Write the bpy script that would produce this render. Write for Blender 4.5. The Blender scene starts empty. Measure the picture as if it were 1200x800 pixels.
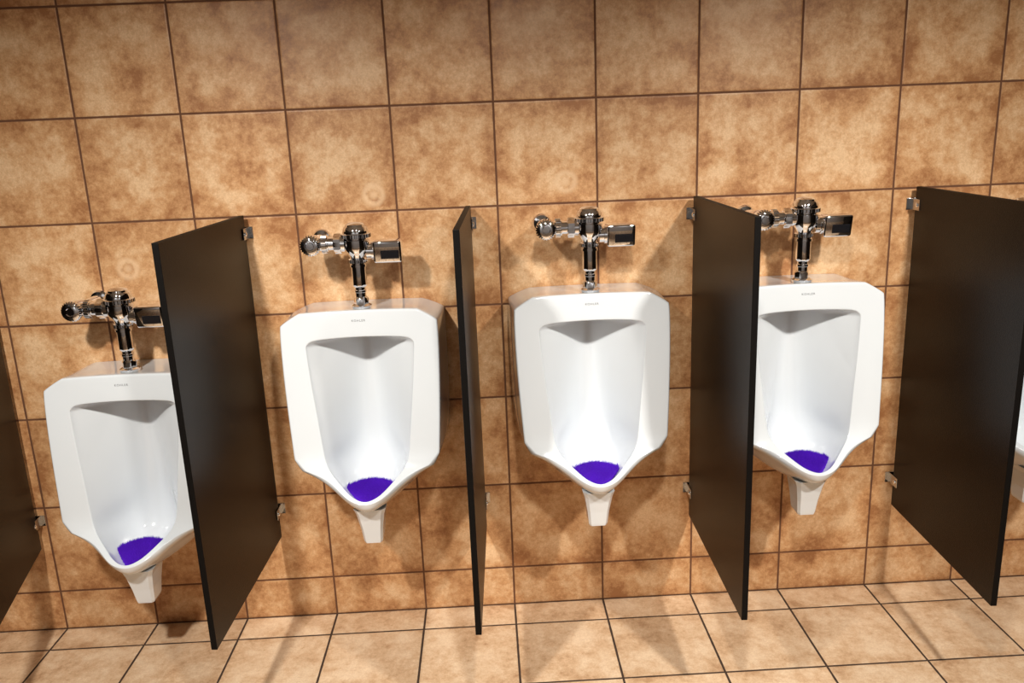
import bpy, bmesh, math, random
from mathutils import Vector, Matrix
from mathutils.bvhtree import BVHTree
random.seed(7)
S=bpy.context.scene
S.view_settings.view_transform='Standard'
COL=S.collection
T=0.325; H0=0.151; D0=0.130

# ---------------------------------------------------------------- materials
def nmat(name):
    m=bpy.data.materials.new(name); m.use_nodes=True
    return m, m.node_tree, m.node_tree.nodes['Principled BSDF']
class NB:
    def __init__(s,nt): s.nt=nt
    def n(s,t,**k):
        x=s.nt.nodes.new(t)
        for a,b in k.items(): setattr(x,a,b)
        return x
    def l(s,a,b): s.nt.links.new(a,b)
    def math(s,op,a,b=None,c=None):
        x=s.n('ShaderNodeMath',operation=op)
        for i,v in enumerate((a,b,c)):
            if v is None: continue
            if isinstance(v,(int,float)): x.inputs[i].default_value=v
            else: s.l(v,x.inputs[i])
        return x.outputs[0]
    def rng(s,v,a,b,c=0,d=1,smooth=True):
        x=s.n('ShaderNodeMapRange'); x.interpolation_type='SMOOTHSTEP' if smooth else 'LINEAR'
        s.l(v,x.inputs[0])
        for i,q in enumerate((a,b,c,d)): x.inputs[i+1].default_value=q
        return x.outputs[0]
    def mix(s,f,a,b,mode='MIX'):
        x=s.n('ShaderNodeMix',data_type='RGBA',blend_type=mode)
        if isinstance(f,(int,float)): x.inputs[0].default_value=f
        else: s.l(f,x.inputs[0])
        for i,v in ((6,a),(7,b)):
            if isinstance(v,tuple): x.inputs[i].default_value=(*v,1)
            else: s.l(v,x.inputs[i])
        return x.outputs[2]

def tile_mat(name,ax,joint,dark,mid,light,grout,rough=(.28,.5),gw=(.0068,.0138),edge_dark=.055,rings=(),spec=.3):
    m,nt,P=nmat(name); b=NB(nt); P.inputs['Specular IOR Level'].default_value=spec
    tc=b.n('ShaderNodeTexCoord'); sp=b.n('ShaderNodeSeparateXYZ'); b.l(tc.outputs['Object'],sp.inputs[0])
    u=b.math('DIVIDE',b.math('SUBTRACT',sp.outputs[ax[0]],ax[2]),T)
    v=b.math('DIVIDE',b.math('SUBTRACT',sp.outputs[ax[1]],ax[3]),T)
    def edge(q): return b.math('SUBTRACT',.5,b.math('ABSOLUTE',b.math('SUBTRACT',b.math('FRACT',q),.5)))
    wob=b.n('ShaderNodeTexNoise'); wob.inputs['Scale'].default_value=28; b.l(tc.outputs['Object'],wob.inputs[0])
    d=b.math('MINIMUM',edge(u),edge(v))
    if joint is not None:
        j=b.math('ABSOLUTE',b.math('DIVIDE',sp.outputs[joint],T)); d=b.math('MINIMUM',d,j)
    d=b.math('ADD',d,b.math('MULTIPLY',b.math('SUBTRACT',wob.outputs[0],.5),.006))
    body=b.rng(d,*gw)
    cid=b.n('ShaderNodeCombineXYZ'); b.l(b.math('FLOOR',u),cid.inputs[0]); b.l(b.math('FLOOR',v),cid.inputs[1])
    wn=b.n('ShaderNodeTexWhiteNoise',noise_dimensions='3D'); b.l(cid.outputs[0],wn.inputs[0])
    off=b.n('ShaderNodeVectorMath',operation='MULTIPLY_ADD'); b.l(wn.outputs['Color'],off.inputs[0]); off.inputs[1].default_value=(9,9,9); b.l(tc.outputs['Object'],off.inputs[2])
    def noise(sc,det,ro,dist=0):
        x=b.n('ShaderNodeTexNoise'); x.inputs['Scale'].default_value=sc; x.inputs['Detail'].default_value=det
        x.inputs['Roughness'].default_value=ro; x.inputs['Distortion'].default_value=dist; b.l(off.outputs[0],x.inputs[0]); return x.outputs[0]
    big=noise(9,6,.62,.1); med=noise(45,5,.78,.1); fine=noise(190,3,.7)
    k=b.math('ADD',b.math('MULTIPLY',big,.60),b.math('MULTIPLY',med,.40))
    k=b.math('ADD',k,b.rng(d,0,.24,-edge_dark,.018))
    cr=b.n('ShaderNodeValToRGB'); b.l(k,cr.inputs[0]); e=cr.color_ramp.elements
    e[0].position=.36; e[0].color=(*dark,1); e[1].position=.60; e[1].color=(*light,1)
    q=e.new(.475); q.color=(*mid,1)
    c=b.mix(b.rng(fine,.35,.65,0,.24),cr.outputs[0],dark,'MIX')
    hs=b.n('ShaderNodeHueSaturation'); b.l(c,hs.inputs['Color']); b.l(b.rng(wn.outputs['Value'],0,1,.94,1.05,False),hs.inputs['Value'])
    col=hs.outputs[0]
    h=b.math('ADD',b.rng(d,.004,.024,0,.42),b.math('ADD',b.math('MULTIPLY',big,.25),b.math('MULTIPLY',fine,.05)))
    for (rx,rz) in rings:  # light caustics off the chrome caps, painted into the tile as paler raised rings
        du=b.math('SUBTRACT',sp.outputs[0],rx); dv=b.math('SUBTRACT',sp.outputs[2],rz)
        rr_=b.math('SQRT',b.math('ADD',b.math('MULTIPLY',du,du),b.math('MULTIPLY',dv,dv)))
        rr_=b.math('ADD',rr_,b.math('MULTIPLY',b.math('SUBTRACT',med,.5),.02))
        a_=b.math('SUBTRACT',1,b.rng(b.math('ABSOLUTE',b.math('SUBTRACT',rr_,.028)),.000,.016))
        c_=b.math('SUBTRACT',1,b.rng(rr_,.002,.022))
        caustic_=b.math('MAXIMUM',a_,c_)
        h=b.math('ADD',h,b.math('MULTIPLY',caustic_,.3))
        col=b.mix(b.math('MULTIPLY',caustic_,.55),col,(min(light[0]*1.05,1),light[1]*1.10,light[2]*1.18))
    c=b.mix(body,grout,col); b.l(c,P.inputs['Base Color'])
    r=b.math('ADD',b.math('MULTIPLY',med,rough[1]-rough[0]),rough[0]); 
    rr=b.n('ShaderNodeMix',data_type='FLOAT'); b.l(body,rr.inputs[0]); rr.inputs[2].default_value=.85; b.l(r,rr.inputs[3]); b.l(rr.outputs[0],P.inputs['Roughness'])
    bp=b.n('ShaderNodeBump'); bp.inputs['Strength'].default_value=.5; bp.inputs['Distance'].default_value=.004; b.l(h,bp.inputs['Height']); b.l(bp.outputs[0],P.inputs['Normal'])
    return m
WD,WM,WL=(.38,.165,.064),(.64,.350,.160),(.84,.565,.325); GR=(.14,.060,.030)
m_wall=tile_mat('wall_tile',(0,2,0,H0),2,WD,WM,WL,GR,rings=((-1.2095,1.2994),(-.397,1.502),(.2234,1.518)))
m_floor=tile_mat('floor_tile',(0,1,0,-D0),1,(.48,.28,.15),(.72,.49,.30),(.88,.67,.46),(.05,.028,.018),(.2,.42),(.0085,.014),.02,spec=.45)
def simple(name,c,rough,metal=0,coat=0,bump=None,vary=0,spec=.5,speck=False):
    m,nt,P=nmat(name); b=NB(nt)
    P.inputs['Roughness'].default_value=rough; P.inputs['Metallic'].default_value=metal
    P.inputs['Specular IOR Level'].default_value=spec
    P.inputs['Coat Weight'].default_value=coat; P.inputs['Coat Roughness'].default_value=.06
    tc=b.n('ShaderNodeTexCoord'); nz=b.n('ShaderNodeTexNoise'); b.l(tc.outputs['Object'],nz.inputs[0])
    nz.inputs['Scale'].default_value=bump[0] if bump else 12; nz.inputs['Detail'].default_value=4
    d=tuple(x*(1-vary) for x in c)
    fac=b.rng(nz.outputs[0],.42,.60) if speck else nz.outputs[0]
    b.l(b.mix(fac,c,d),P.inputs['Base Color'])
    if bump:
        bp=b.n('ShaderNodeBump'); bp.inputs['Strength'].default_value=bump[1]; bp.inputs['Distance'].default_value=.001
        b.l(nz.outputs[0],bp.inputs['Height']); b.l(bp.outputs[0],P.inputs['Normal'])
    return m
m_porc=simple('white_porcelain',(.75,.785,.815),.14,coat=.5,vary=.03)
m_chrome=simple('polished_chrome',(.94,.96,1.0),.035,metal=1,vary=.02)
m_brack=simple('brushed_metal',(.60,.60,.60),.20,metal=1,vary=.2)
m_panel=simple('dark_espresso_laminate',(.0105,.0068,.0045),.34,bump=(320,.45),vary=.8,spec=.16,speck=True)
m_edge=simple('dark_panel_edge',(.0045,.0035,.003),.55,vary=.2,spec=.12)
m_purple=simple('purple_vinyl',(.115,.014,.62),.6,vary=.4,spec=.15)
m_dark=simple('black_sensor_glass',(.01,.01,.012),.08)
m_ink=simple('grey_print',(.22,.22,.23),.5)
m_ceil=simple('painted_ceiling',(.45,.44,.42),.8,bump=(60,.2),vary=.06)
m_dwall=simple('painted_wall',(.50,.50,.50),.7,bump=(60,.2),vary=.1)
m_swall=simple('dark_painted_wall',(.05,.05,.05),.7,bump=(60,.2),vary=.1)

# ---------------------------------------------------------------- helpers
def link(o): COL.objects.link(o); return o
def mesh_obj(name,bm,mat,smooth=True,parent=None,recalc=True):
    if recalc: bmesh.ops.recalc_face_normals(bm,faces=bm.faces)
    me=bpy.data.meshes.new(name); bm.to_mesh(me); bm.free()
    for p in me.polygons: p.use_smooth=smooth
    me.materials.append(mat)
    o=link(bpy.data.objects.new(name,me)); 
    if parent: o.parent=parent
    return o
def empty(name,loc=(0,0,0)):
    o=link(bpy.data.objects.new(name,None)); o.empty_display_size=.05; o.location=loc; return o
def box(bm,x0,x1,y0,y1,z0,z1,bev=0,seg=2):
    t=bmesh.new(); bmesh.ops.create_cube(t,size=1)
    for v in t.verts: v.co=Vector(((x0+x1)/2+v.co.x*(x1-x0),(y0+y1)/2+v.co.y*(y1-y0),(z0+z1)/2+v.co.z*(z1-z0)))
    if bev: bmesh.ops.bevel(t,geom=t.edges[:]+t.verts[:],offset=bev,segments=seg,affect='EDGES',profile=.5)
    me=bpy.data.meshes.new('tmp'); t.to_mesh(me); t.free(); bm.from_mesh(me); bpy.data.meshes.remove(me)
def lathe(bm,prof,M=None,n=40,hexr=(),knurl=()):
    M=M or Matrix(); rings=[]
    for i,(h,r) in enumerate(prof):
        ring=[]
        for k in range(n):
            a=2*math.pi*k/n; rr=r
            if i in hexr:
                q=(a%(math.pi/3))-math.pi/6; rr=r*math.cos(math.pi/6)/math.cos(q)
            if i in knurl: rr=r*(1+(.035 if k%4<2 else -.02))
            ring.append(bm.verts.new(M@Vector((rr*math.cos(a),rr*math.sin(a),h))))
        rings.append(ring)
    for a,b in zip(rings,rings[1:]):
        for k in range(n): bm.faces.new((a[k],a[(k+1)%n],b[(k+1)%n],b[k]))
    bm.faces.new(rings[0][::-1]); bm.faces.new(rings[-1])
def sharp(o,ang=35):
    me=o.data; bm=bmesh.new(); bm.from_mesh(me)
    for e in bm.edges:
        if len(e.link_faces)==2 and e.calc_face_angle(0)>math.radians(ang): e.smooth=False
    bm.to_mesh(me); bm.free()

# ---------------------------------------------------------------- room shell
def slab(name,x0,x1,y0,y1,z0,z1,mat):
    bm=bmesh.new(); box(bm,x0,x1,y0,y1,z0,z1); o=mesh_obj(name,bm,mat,False); o['kind']='structure'; return o
X0,X1,Y1,ZC=-3.25,3.25,-4.2,2.60
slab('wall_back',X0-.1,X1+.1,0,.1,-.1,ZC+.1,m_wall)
slab('wall_front',X0-.1,X1+.1,Y1-.1,Y1,-.1,ZC+.1,m_dwall)
slab('wall_left',X0-.1,X0,Y1,0,-.1,ZC+.1,m_swall)
slab('wall_right',X1,X1+.1,Y1,0,-.1,ZC+.1,m_swall)
slab('floor',X0,X1,Y1,0,-.1,0,m_floor)
slab('ceiling',X0,X1,Y1,0,ZC,ZC+.1,m_ceil)

# ---------------------------------------------------------------- urinal
ZT=1.165
Cx=[(0,1.190),(.10,1.189),(.180,1.186),(.209,1.170),(.236,1.152),(.238,1.125),(.237,1.02),(.231,.88),(.225,.79),(.220,.745),(.192,.710),(.130,.690),(.093,.669),(.053,.641),(.018,.631),(0,.629)]
Dx=[(0,1.114),(.08,1.112),(.140,1.108),(.157,1.101),(.165,1.090),(.165,1.071),(.156,.96),(.145,.87),(.138,.80),(.134,.765),(.129,.728),(.112,.699),(.081,.675),(.045,.648),(.014,.638),(0,.637)]
Fx=[(0,-.076,1.09),(.006,-.080,1.09),(.010,-.084,1.088),(.012,-.086,1.083),(.013,-.087,1.075),(.014,-.087,1.058),(.020,-.084,.95),(.030,-.084,.85),(.036,-.086,.79),(.040,-.088,.745),(.045,-.098,.695),(.048,-.110,.652),(.050,-.13,.622),(.044,-.165,.604),(.024,-.20,.598),(0,-.22,.597)]
def fy(z):
    P=[(1.25,-.228),(1.17,-.232),(1.10,-.243),(.95,-.262),(.80,-.283),(.745,-.292),(.72,-.300),(.70,-.313),(.685,-.330),(.665,-.358),(.65,-.380),(.635,-.400),(.60,-.410)]
    for (a,ya),(b_,yb) in zip(P,P[1:]):
        if z>=b_: return ya+(yb-ya)*(a-z)/(a-b_) if z<a else ya
    return -.410
def lerp(a,b,t): return a+(b-a)*t
Cl=[(x,fy(z),z) for x,z in Cx]
def scale_out(dd,dy):
    out=[]
    for i,(x,y,z) in enumerate(Cl):
        p=Cx[max(i-1,0)]; q=Cx[min(i+1,len(Cx)-1)]
        tx,tz=q[0]-p[0],q[1]-p[1]; L_=math.hypot(tx,tz); nx,nz=-tz/L_,tx/L_
        if i in (0,len(Cx)-1): nx=0; nz=1 if i==0 else -1
        out.append((x+nx*dd,y+dy,z+nz*dd))
    return out
Bl=scale_out(.0035,.0035); B2=scale_out(.0045,.014)
low={9:(.225,-.288,.740),10:(.206,-.290,.702),11:(.150,-.308,.680),12:(.105,-.338,.655),13:(.063,-.368,.622),14:(.024,-.388,.605),15:(0,-.392,.602)}
low2={9:(.226,-.275,.738),10:(.207,-.270,.698),11:(.152,-.282,.670),12:(.105,-.308,.643),13:(.061,-.338,.607),14:(.024,-.360,.589),15:(0,-.365,.585)}
Bm=list(Bl)
for k_ in range(9,16):
    c=Cl[k_]; l_=low[k_]
    t=.35 if k_>9 else .5
    Bm[k_]=(lerp(c[0],l_[0],t)+.002,lerp(c[1],l_[1],t)-.001,lerp(c[2],l_[2],t))
    if k_==15: Bm[k_]=(0,Bm[k_][1],Bm[k_][2])
    Bl[k_]=l_; B2[k_]=low2[k_]
for k_ in range(9): Bm[k_]=tuple(lerp(Cl[k_][q],Bl[k_][q],.6) for q in range(3))
Al=[(0,0,1.180),(.10,0,1.180),(.180,0,1.178),(.216,0,1.166),(.250,0,1.148),(.254,0,1.125),(.254,0,1.00),(.253,0,.88),(.250,0,.79),(.244,0,.735),(.226,0,.695),(.185,0,.65),(.14,0,.60),(.08,0,.56),(.04,0,.548),(0,0,.545)]
Ml=[]
for i,((ax,ay,az),(bx,by,bz)) in enumerate(zip(Al,B2)):
    Ml.append((lerp(ax,bx,.35),lerp(0,by,.55),lerp(az,bz,.5 if i>4 else .1)-(0 if i<11 else .028)))
Dl=[(x,fy(z)+.001,z) for x,z in Dx]
C2=[(lerp(c[0],d[0],.10),lerp(c[1],d[1],.10)-.0006,lerp(c[2],d[2],.10)) for c,d in zip(Cl,Dl)]
D2=[(lerp(c[0],d[0],.92),lerp(c[1],d[1],.92)-.0006,lerp(c[2],d[2],.92)) for c,d in zip(Cl,Dl)]
El=[]
for i,(x,y,z) in enumerate(Dl):
    El.append((max(x-(.003 if i<11 else .002),0) if x else 0, y+.008, z-(.005 if i<5 else (0.002 if i<11 else .009))))
E2=[];Gl=[]
for i,((x,y,z),(fx,fyy,fz)) in enumerate(zip(El,Fx)):
    if i<7: E2.append((lerp(x,fx,.27),lerp(y,fyy,.26),lerp(z,fz,.2)))
    elif i<10: E2.append((lerp(x,fx,.22),lerp(y,fyy,.25),lerp(z,fz,.2)))
    elif i<12: E2.append((lerp(x,fx,.08),lerp(y,fyy,.22),lerp(z,fz,.25)))
    else: E2.append((lerp(x,fx,.00),lerp(y,fyy,.08),lerp(z,fz,.55)))
    if i<7: Gl.append((lerp(x,fx,.66),lerp(y,fyy,.66),lerp(z,fz,.6)))
    elif i<10: Gl.append((lerp(x,fx,.62),lerp(y,fyy,.66),lerp(z,fz,.6)))
    elif i<12: Gl.append((lerp(x,fx,.34),lerp(y,fyy,.62),lerp(z,fz,.7)))
    else: Gl.append((lerp(x,fx,-.10),lerp(y,fyy,.45),lerp(z,fz,.92)))
A2=[(x,-.012,z) for x,y,z in Al]
bm=bmesh.new(); rings=[]
for R0 in (Al,A2,Ml,B2,Bl,Bm,Cl,C2,D2,Dl,El,E2,Gl,Fx):
    R=[bm.verts.new((x,y,z-ZT)) for x,y,z in R0]
    Lf=[bm.verts.new((-x,y,z-ZT)) for x,y,z in R0[1:-1]]
    rings.append(R+Lf[::-1])
n=len(rings[0]); KK=len(Cx)-1
for a,b in zip(rings,rings[1:]):
    for k in range(n): bm.faces.new((a[k],a[(k+1)%n],b[(k+1)%n],b[k]))
def cap(ring):
    bm.faces.new((ring[0],ring[1],ring[-1]))
    for i in range(1,KK-1): bm.faces.new((ring[i],ring[i+1],ring[n-i-1],ring[n-i]))
    bm.faces.new((ring[KK-1],ring[KK],ring[KK+1]))
cap(rings[-1]); cap(rings[0])
for v in rings[0]: v.co.y=0
cl=bm.edges.layers.float.new('crease_edge')
for k in range(n):
    e=bm.edges.get((rings[0][k],rings[0][(k+1)%n])); e[cl]=1
    e=bm.edges.get((rings[9][k],rings[9][(k+1)%n])); e[cl]=.75
    e=bm.edges.get((rings[6][k],rings[6][(k+1)%n])); e[cl]=.5
for ki in (2,4,9,10):
    for side in (ki,n-ki):
        for ra,rb in zip(rings[0:7],rings[1:8]):
            e=bm.edges.get((ra[side],rb[side])); e[cl]=.9
for side in (4,n-4):      # recess corner fold
    for ra,rb in zip(rings[9:12],rings[10:13]):
        e=bm.edges.get((ra[side],rb[side])); e[cl]=.6
tmp=mesh_obj('bowl_body',bm,m_porc)
md=tmp.modifiers.new('s','SUBSURF'); md.levels=2; md.render_levels=2
bpy.context.view_layer.update()
me=bpy.data.meshes.new_from_object(tmp.evaluated_get(bpy.context.evaluated_depsgraph_get())); me.name='bowl_body'
tmp.modifiers.clear(); tmp.data=me
for p in me.polygons: p.use_smooth=True
bvh=BVHTree.FromPolygons([v.co[:] for v in me.vertices],[p.vertices[:] for p in me.polygons])
urinal=empty('urinal'); bowl=tmp; bowl.parent=urinal
# drain outlet: flared wedge
bm=bmesh.new(); secs=[(-.580,.050,.062,-.285),(-.600,.043,.056,-.285),(-.655,.034,.044,-.282),(-.700,.0295,.036,-.280),(-.707,.027,.034,-.280)]
rs=[]
for z,hx,hy,yc in secs:
    pts=[]; c=.78
    for sx,sy in ((1,c),(c,1),(-c,1),(-1,c),(-1,-c),(-c,-1),(c,-1),(1,-c)):
        pts.append(bm.verts.new((hx*sx,yc+hy*sy,z)))
    rs.append(pts)
for a,b in zip(rs,rs[1:]):
    for k in range(8): bm.faces.new((a[k],a[(k+1)%8],b[(k+1)%8],b[k]))
bm.faces.new(rs[0][::-1]); bm.faces.new(rs[-1])
outlet=mesh_obj('drain_outlet',bm,m_porc,False,urinal)
# printed maker's mark
cu=bpy.data.curves.new('t','FONT'); cu.body='KOHLER'; cu.size=.0092; cu.align_x='CENTER'; cu.align_y='CENTER'; cu.extrude=.0003; cu.space_character=1.3
to=link(bpy.data.objects.new('t',cu)); bpy.context.view_layer.update()
tme=bpy.data.meshes.new_from_object(to.evaluated_get(bpy.context.evaluated_depsgraph_get())); bpy.data.objects.remove(to)
lz=1.162-ZT
h1=bvh.ray_cast(Vector((0,-1,lz+.004)),Vector((0,1,0)))[0]; h2=bvh.ray_cast(Vector((0,-1,lz-.004)),Vector((0,1,0)))[0]
tme.transform(Matrix.Rotation(math.radians(90)-math.atan2(h1.y-h2.y,.008),4,'X'))
tme.materials.clear(); tme.materials.append(m_ink)
letter=link(bpy.data.objects.new('lettering',tme)); letter.parent=urinal; letter.location=(0,(h1.y+h2.y)/2-.0005,lz); letter['label']='small grey printed maker lettering'

# ---------------------------------------------------------------- urinal screen: domed bristly pad
bm=bmesh.new()
YF0,YB0=-.370,-.218
def floor_z(x,y):
    h=bvh.ray_cast(Vector((x,y,.9-ZT)),Vector((0,0,-1)))[0]
    return h.z if h else None
def inside(x,y):
    t=(y-YF0)/(YB0-YF0)
    if t<0 or t>1: return False
    w=.008+.071*min(t/.62,1)**.85 if t<.62 else .079*math.sqrt(max(0,1-((t-.62)/.38)**3.5))
    return abs(x)<w
st=.0036; vg={}
zc0=floor_z(0,-.28)
for j in range(0,50):
    for i in range(-24,25):
        x=i*st; yy=YF0+j*st
        if inside(x,yy):
            z=floor_z(x,yy)
            if z is None or z>zc0+.034: continue
            zt=max(z+.003, zc0+.026+.012*(1-(x/.078)**2)*min(1,(yy-YF0)/.07))
            vg[(i,j)]=(x,yy,z,zt)
top={k:bm.verts.new((p[0],p[1],p[3])) for k,p in vg.items()}
bot={k:bm.verts.new((p[0],p[1],p[2]+.001)) for k,p in vg.items()}
ec={}
for (i,j) in vg:
    q=[(i,j),(i+1,j),(i+1,j+1),(i,j+1)]
    if all(a in vg for a in q):
        bm.faces.new([top[a] for a in q]); bm.faces.new([bot[a] for a in q][::-1])
        for a,b in zip(q,q[1:]+q[:1]): ec.setdefault(frozenset((a,b)),[]).append((a,b))
for k,v in ec.items():
    if len(v)==1:
        a,b=v[0]; bm.faces.new((bot[a],bot[b],top[b],top[a]))
used={a for k in ec for a in k}
for k in vg:
    if k not in used: bm.verts.remove(top[k]); bm.verts.remove(bot[k])
for (i,j),p in vg.items():
    if (i,j) not in used: continue
    ox=random.uniform(-.0008,.0008); oy=random.uniform(-.0008,.0008)
    b0=[bm.verts.new((p[0]+.0013*math.cos(a),p[1]+.0013*math.sin(a),p[3]-.001)) for a in (0,2.094,4.189)]
    tp=bm.verts.new((p[0]+ox,p[1]+oy,p[3]+.0085+random.uniform(-.0015,.0015)))
    for k in range(3): bm.faces.new((b0[k],b0[(k+1)%3],tp))
screen=mesh_obj('urinal_screen',bm,m_purple,False,None,False)

# ---------------------------------------------------------------- flush valve
VY=.165
valve=empty('flush_valve')
bm=bmesh.new()
lathe(bm,[(0,.024),(.001,.031),(.008,.031),(.012,.025),(.013,.023),(.030,.023),(.033,.019),(.036,.0165),(.050,.0165)],hexr=(4,5))
spud=mesh_obj('spud_coupling',bm,m_chrome,True,valve); sharp(spud)
bm=bmesh.new()
lathe(bm,[(.048,.0155),(.050,.0185),(.056,.0185),(.058,.0165),(.065,.0165),(.070,.0215),(.074,.0225),(.128,.0225),(.129,.0255),(.137,.0255),(.138,.0225),(.141,.0225),(.142,.0275),(.152,.0275),(.155,.022)],n=96,knurl=(12,13))
tube=mesh_obj('vacuum_breaker_tube',bm,m_chrome,True,valve); sharp(tube)
bm=bmesh.new()
lathe(bm,[(h-.010,r_) for h,r_ in [(.160,.021),(.170,.024),(.180,.030),(.192,.039),(.200,.0405),(.222,.0405),(.224,.036),(.227,.036),(.229,.044),(.240,.044),(.242,.040),(.246,.040),(.256,.0375),(.262,.034),(.2625,.031),(.268,.029),(.272,.023),(.275,.012),(.2755,.002)]],n=112,knurl=(8,9))
vbody=mesh_obj('valve_body',bm,m_chrome,True,valve); sharp(vbody)
RX=Matrix.Rotation(math.radians(-90),4,'Y')
def MX(x,z,y=0): return Matrix.Translation((x,y,z))@RX
ZS=.202
bm=bmesh.new()
lathe(bm,[(.034,.026),(.046,.026),(.047,.031),(.066,.031),(.068,.026),(.069,.020),(.084,.020),(.085,.0245),(.088,.0245),(.089,.028),(.104,.028),(.105,.021),(.120,.021)],M=MX(0,ZS),n=96,hexr=(2,3),knurl=(9,10))
supply=mesh_obj('supply_pipe',bm,m_chrome,True,valve); sharp(supply)
RY=Matrix.Rotation(math.radians(90),4,'X')
def MY(x,z): return Matrix.Translation((x,VY,z))@RY
bm=bmesh.new()
lathe(bm,[(0,.031),(.004,.031),(.011,.026),(.013,.018),(.110,.018),(.114,.024),(.130,.026),(.150,.0275),(.176,.0275),(.182,.025),(.184,.022),(.186,.022)],M=MY(-.135,ZS))
stop=mesh_obj('control_stop',bm,m_chrome,True,valve); sharp(stop)
bm=bmesh.new()
lathe(bm,[(.184,.024),(.185,.030),(.196,.031),(.202,.0275),(.206,.020),(.2065,.013),(.2045,.011),(.2048,.002)],M=MY(-.135,ZS),n=96,knurl=(1,2))
capo=mesh_obj('stop_cap',bm,m_chrome,True,stop); sharp(capo)
bm=bmesh.new()
lathe(bm,[(.030,.024),(.044,.024),(.045,.028),(.056,.028)],M=Matrix.Translation((0,0,.176))@Matrix.Rotation(math.radians(90),4,'Y'))
neck=mesh_obj('sensor_neck',bm,m_chrome,True,valve); sharp(neck)
bm=bmesh.new()
box(bm,.052,.138,-.040,.034,.140,.208,.007,3)
def lean(bm):
    for v in bm.verts:
        if v.co.y<0: v.co.y+=(.208-v.co.z)*.18
lean(bm)
sensor=mesh_obj('sensor_housing',bm,m_chrome,True,valve); sharp(sensor,40)
bm=bmesh.new(); box(bm,.074,.131,-.0412,-.030,.152,.180,.003,2); lean(bm)
win=mesh_obj('sensor_window',bm,m_dark,False,sensor); win['label']='black sensor window'

# ---------------------------------------------------------------- instancing
def dup(o,parent=None):
    c=o.copy(); COL.objects.link(c)
    if parent: c.parent=parent
    for ch in list(o.children): dup(ch,c)
    return c
units=[(-1.184,-.186),(-.443,-.018),(.272,0.0),(.942,0.0),(1.675,0.0)]
lab="white porcelain wall-hung urinal with recessed bowl and pointed lip"
ulab=["white porcelain urinal mounted lower on the tiled wall",lab,lab,lab,"white porcelain urinal mostly hidden behind a dark divider panel"]
def place(src,i,loc,**kw):
    o=src if i==0 else dup(src)
    o.location=loc
    for k,v in kw.items(): o[k]=v
    return o
th=bvh.ray_cast(Vector((0,-VY,.2)),Vector((0,0,-1)))[0].z
for i in (4,3,2,1,0):
    x,dz=units[i]
    place(urinal,i,(x,0,ZT+dz),label=ulab[i],category='urinal',group='wall-hung urinals')
    if i<4: place(screen,i,(x,0,ZT+dz),label='purple bristly vinyl urinal screen lying in the bowl',category='urinal screen',group='purple urinal screens')
    place(valve,i,(x+.004,-VY,ZT+dz+th+.0005),label='chrome sensor flush valve above a '+('lower-mounted ' if i==0 else '')+'white urinal',category='flush valve',group='chrome flush valves')

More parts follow.
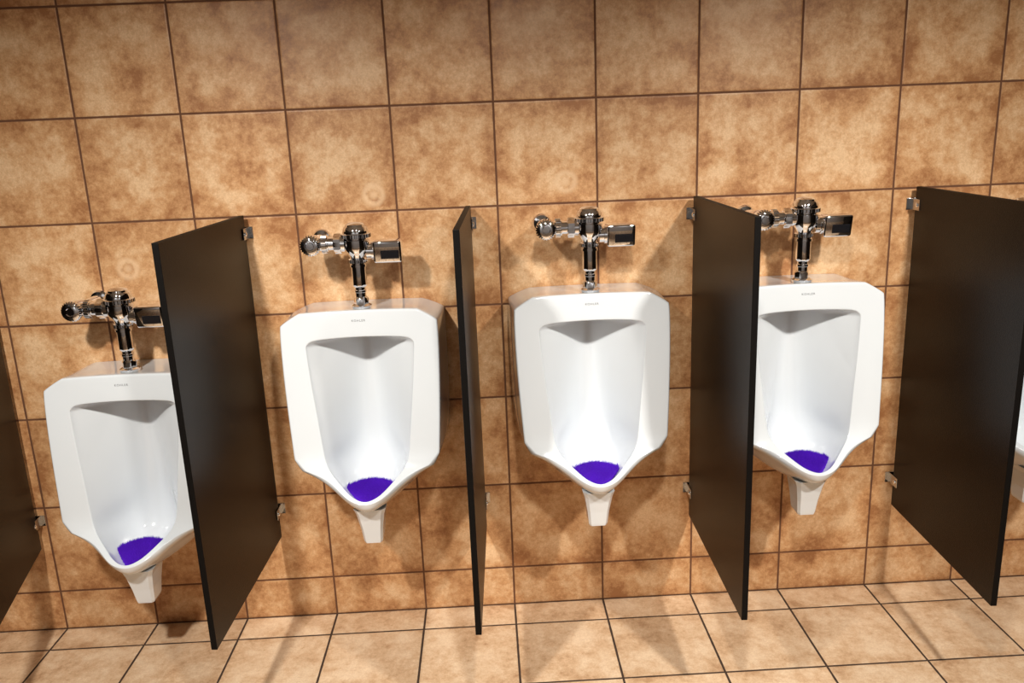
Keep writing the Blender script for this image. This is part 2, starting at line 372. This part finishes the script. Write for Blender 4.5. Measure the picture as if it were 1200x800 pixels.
# ---------------------------------------------------------------- dividers
PT=.017; ZB,ZTp=.335,1.458; YR,YF=-.03,-.683
panels=[(-1.644,-1.48,-1),(-.809,-.834,-1),(-.087,-.106,-1),(.632,.621,1),(1.362,1.330,1)]
for (xr,xf,s) in panels:
    cx=xr+s*PT/2; ang=math.atan2((xf-xr),(YR-YF))
    L_=abs(YF-YR)
    root=empty('urinal_divider',(cx,0,ZB))
    bm=bmesh.new(); box(bm,-PT/2,PT/2,-L_,0,0,ZTp-ZB,.0012,2)
    p=mesh_obj('divider_panel',bm,m_panel,False,root); p.location=(0,YR,0); p.rotation_euler=(0,0,ang)
    p.data.materials.append(m_edge)
    for f_ in p.data.polygons:
        if abs(f_.normal.x)<.9: f_.material_index=1
    for zz in (.095,1.065):
        bm=bmesh.new()
        box(bm,-.024,.024,-.004,.0006,-.019,.019,.0005,1)
        for q in (-1,1):
            xa,xb=sorted((q*(PT/2+.0008),q*(PT/2+.0038)))
            box(bm,xa,xb,-.064,-.002,-.018,.018,.001,1)
        br=mesh_obj('wall_bracket',bm,m_brack,False,root); br.location=(0,0,zz)
        for q in (-1,1):
            bm=bmesh.new()
            lathe(bm,[(0,.008),(.003,.0075),(.005,.004)],M=Matrix.Translation((q*(PT/2+.0038),-.048,0))@Matrix.Rotation(math.radians(90*q),4,'Y'),n=16)
            mesh_obj('screw',bm,m_chrome,True,br)
    root['label']='dark espresso laminate divider panel on metal wall brackets'
    root['category']='divider'; root['group']='dark urinal dividers'

# ---------------------------------------------------------------- lights
def spot(x,y,z,w,ang,r,col=(1,.96,.89),blend=1,tx=0,ty=0):
    l=bpy.data.lights.new('downlight_or_fill','SPOT'); l.energy=w; l.spot_size=math.radians(ang); l.spot_blend=blend; l.shadow_soft_size=r; l.color=col
    o=link(bpy.data.objects.new('downlight_or_fill',l)); o.location=(x,y,z)
    d=Vector((tx,ty,-1)); o.rotation_euler=d.to_track_quat('-Z','Y').to_euler(); return o
for x,wt in ((-1.0,1.0),(.15,.5),(1.3,1.0)):
    spot(x,-2.1,2.50,245*wt,96,.06,ty=.75)
for x in (-1.2,1.2):  # added fill spots behind the camera, brightening wall_front for the chrome reflections
    spot(x,-3.4,2.5,75,110,.06,ty=-.9,col=(1,.98,.96))
w=bpy.data.worlds.new('w'); S.world=w; w.use_nodes=True; w.node_tree.nodes['Background'].inputs[0].default_value=(.02,.015,.01,1)

# ---------------------------------------------------------------- camera
yaw,pit,rol,f=.0260,.2516,-.0408,968.6
fwd=Vector((math.sin(yaw)*math.cos(pit),math.cos(yaw)*math.cos(pit),-math.sin(pit)))
r=fwd.cross(Vector((0,0,1))).normalized(); u=r.cross(fwd)
R=math.cos(rol)*r+math.sin(rol)*u; U=-math.sin(rol)*r+math.cos(rol)*u
M=Matrix((R,U,-fwd)).transposed().to_4x4(); M.translation=Vector((-.0415,-2.7055,1.6909))
cd=bpy.data.cameras.new('camera'); cam=link(bpy.data.objects.new('camera',cd)); cam.matrix_world=M
cd.sensor_width=36; cd.lens=36*f/1200; S.camera=cam
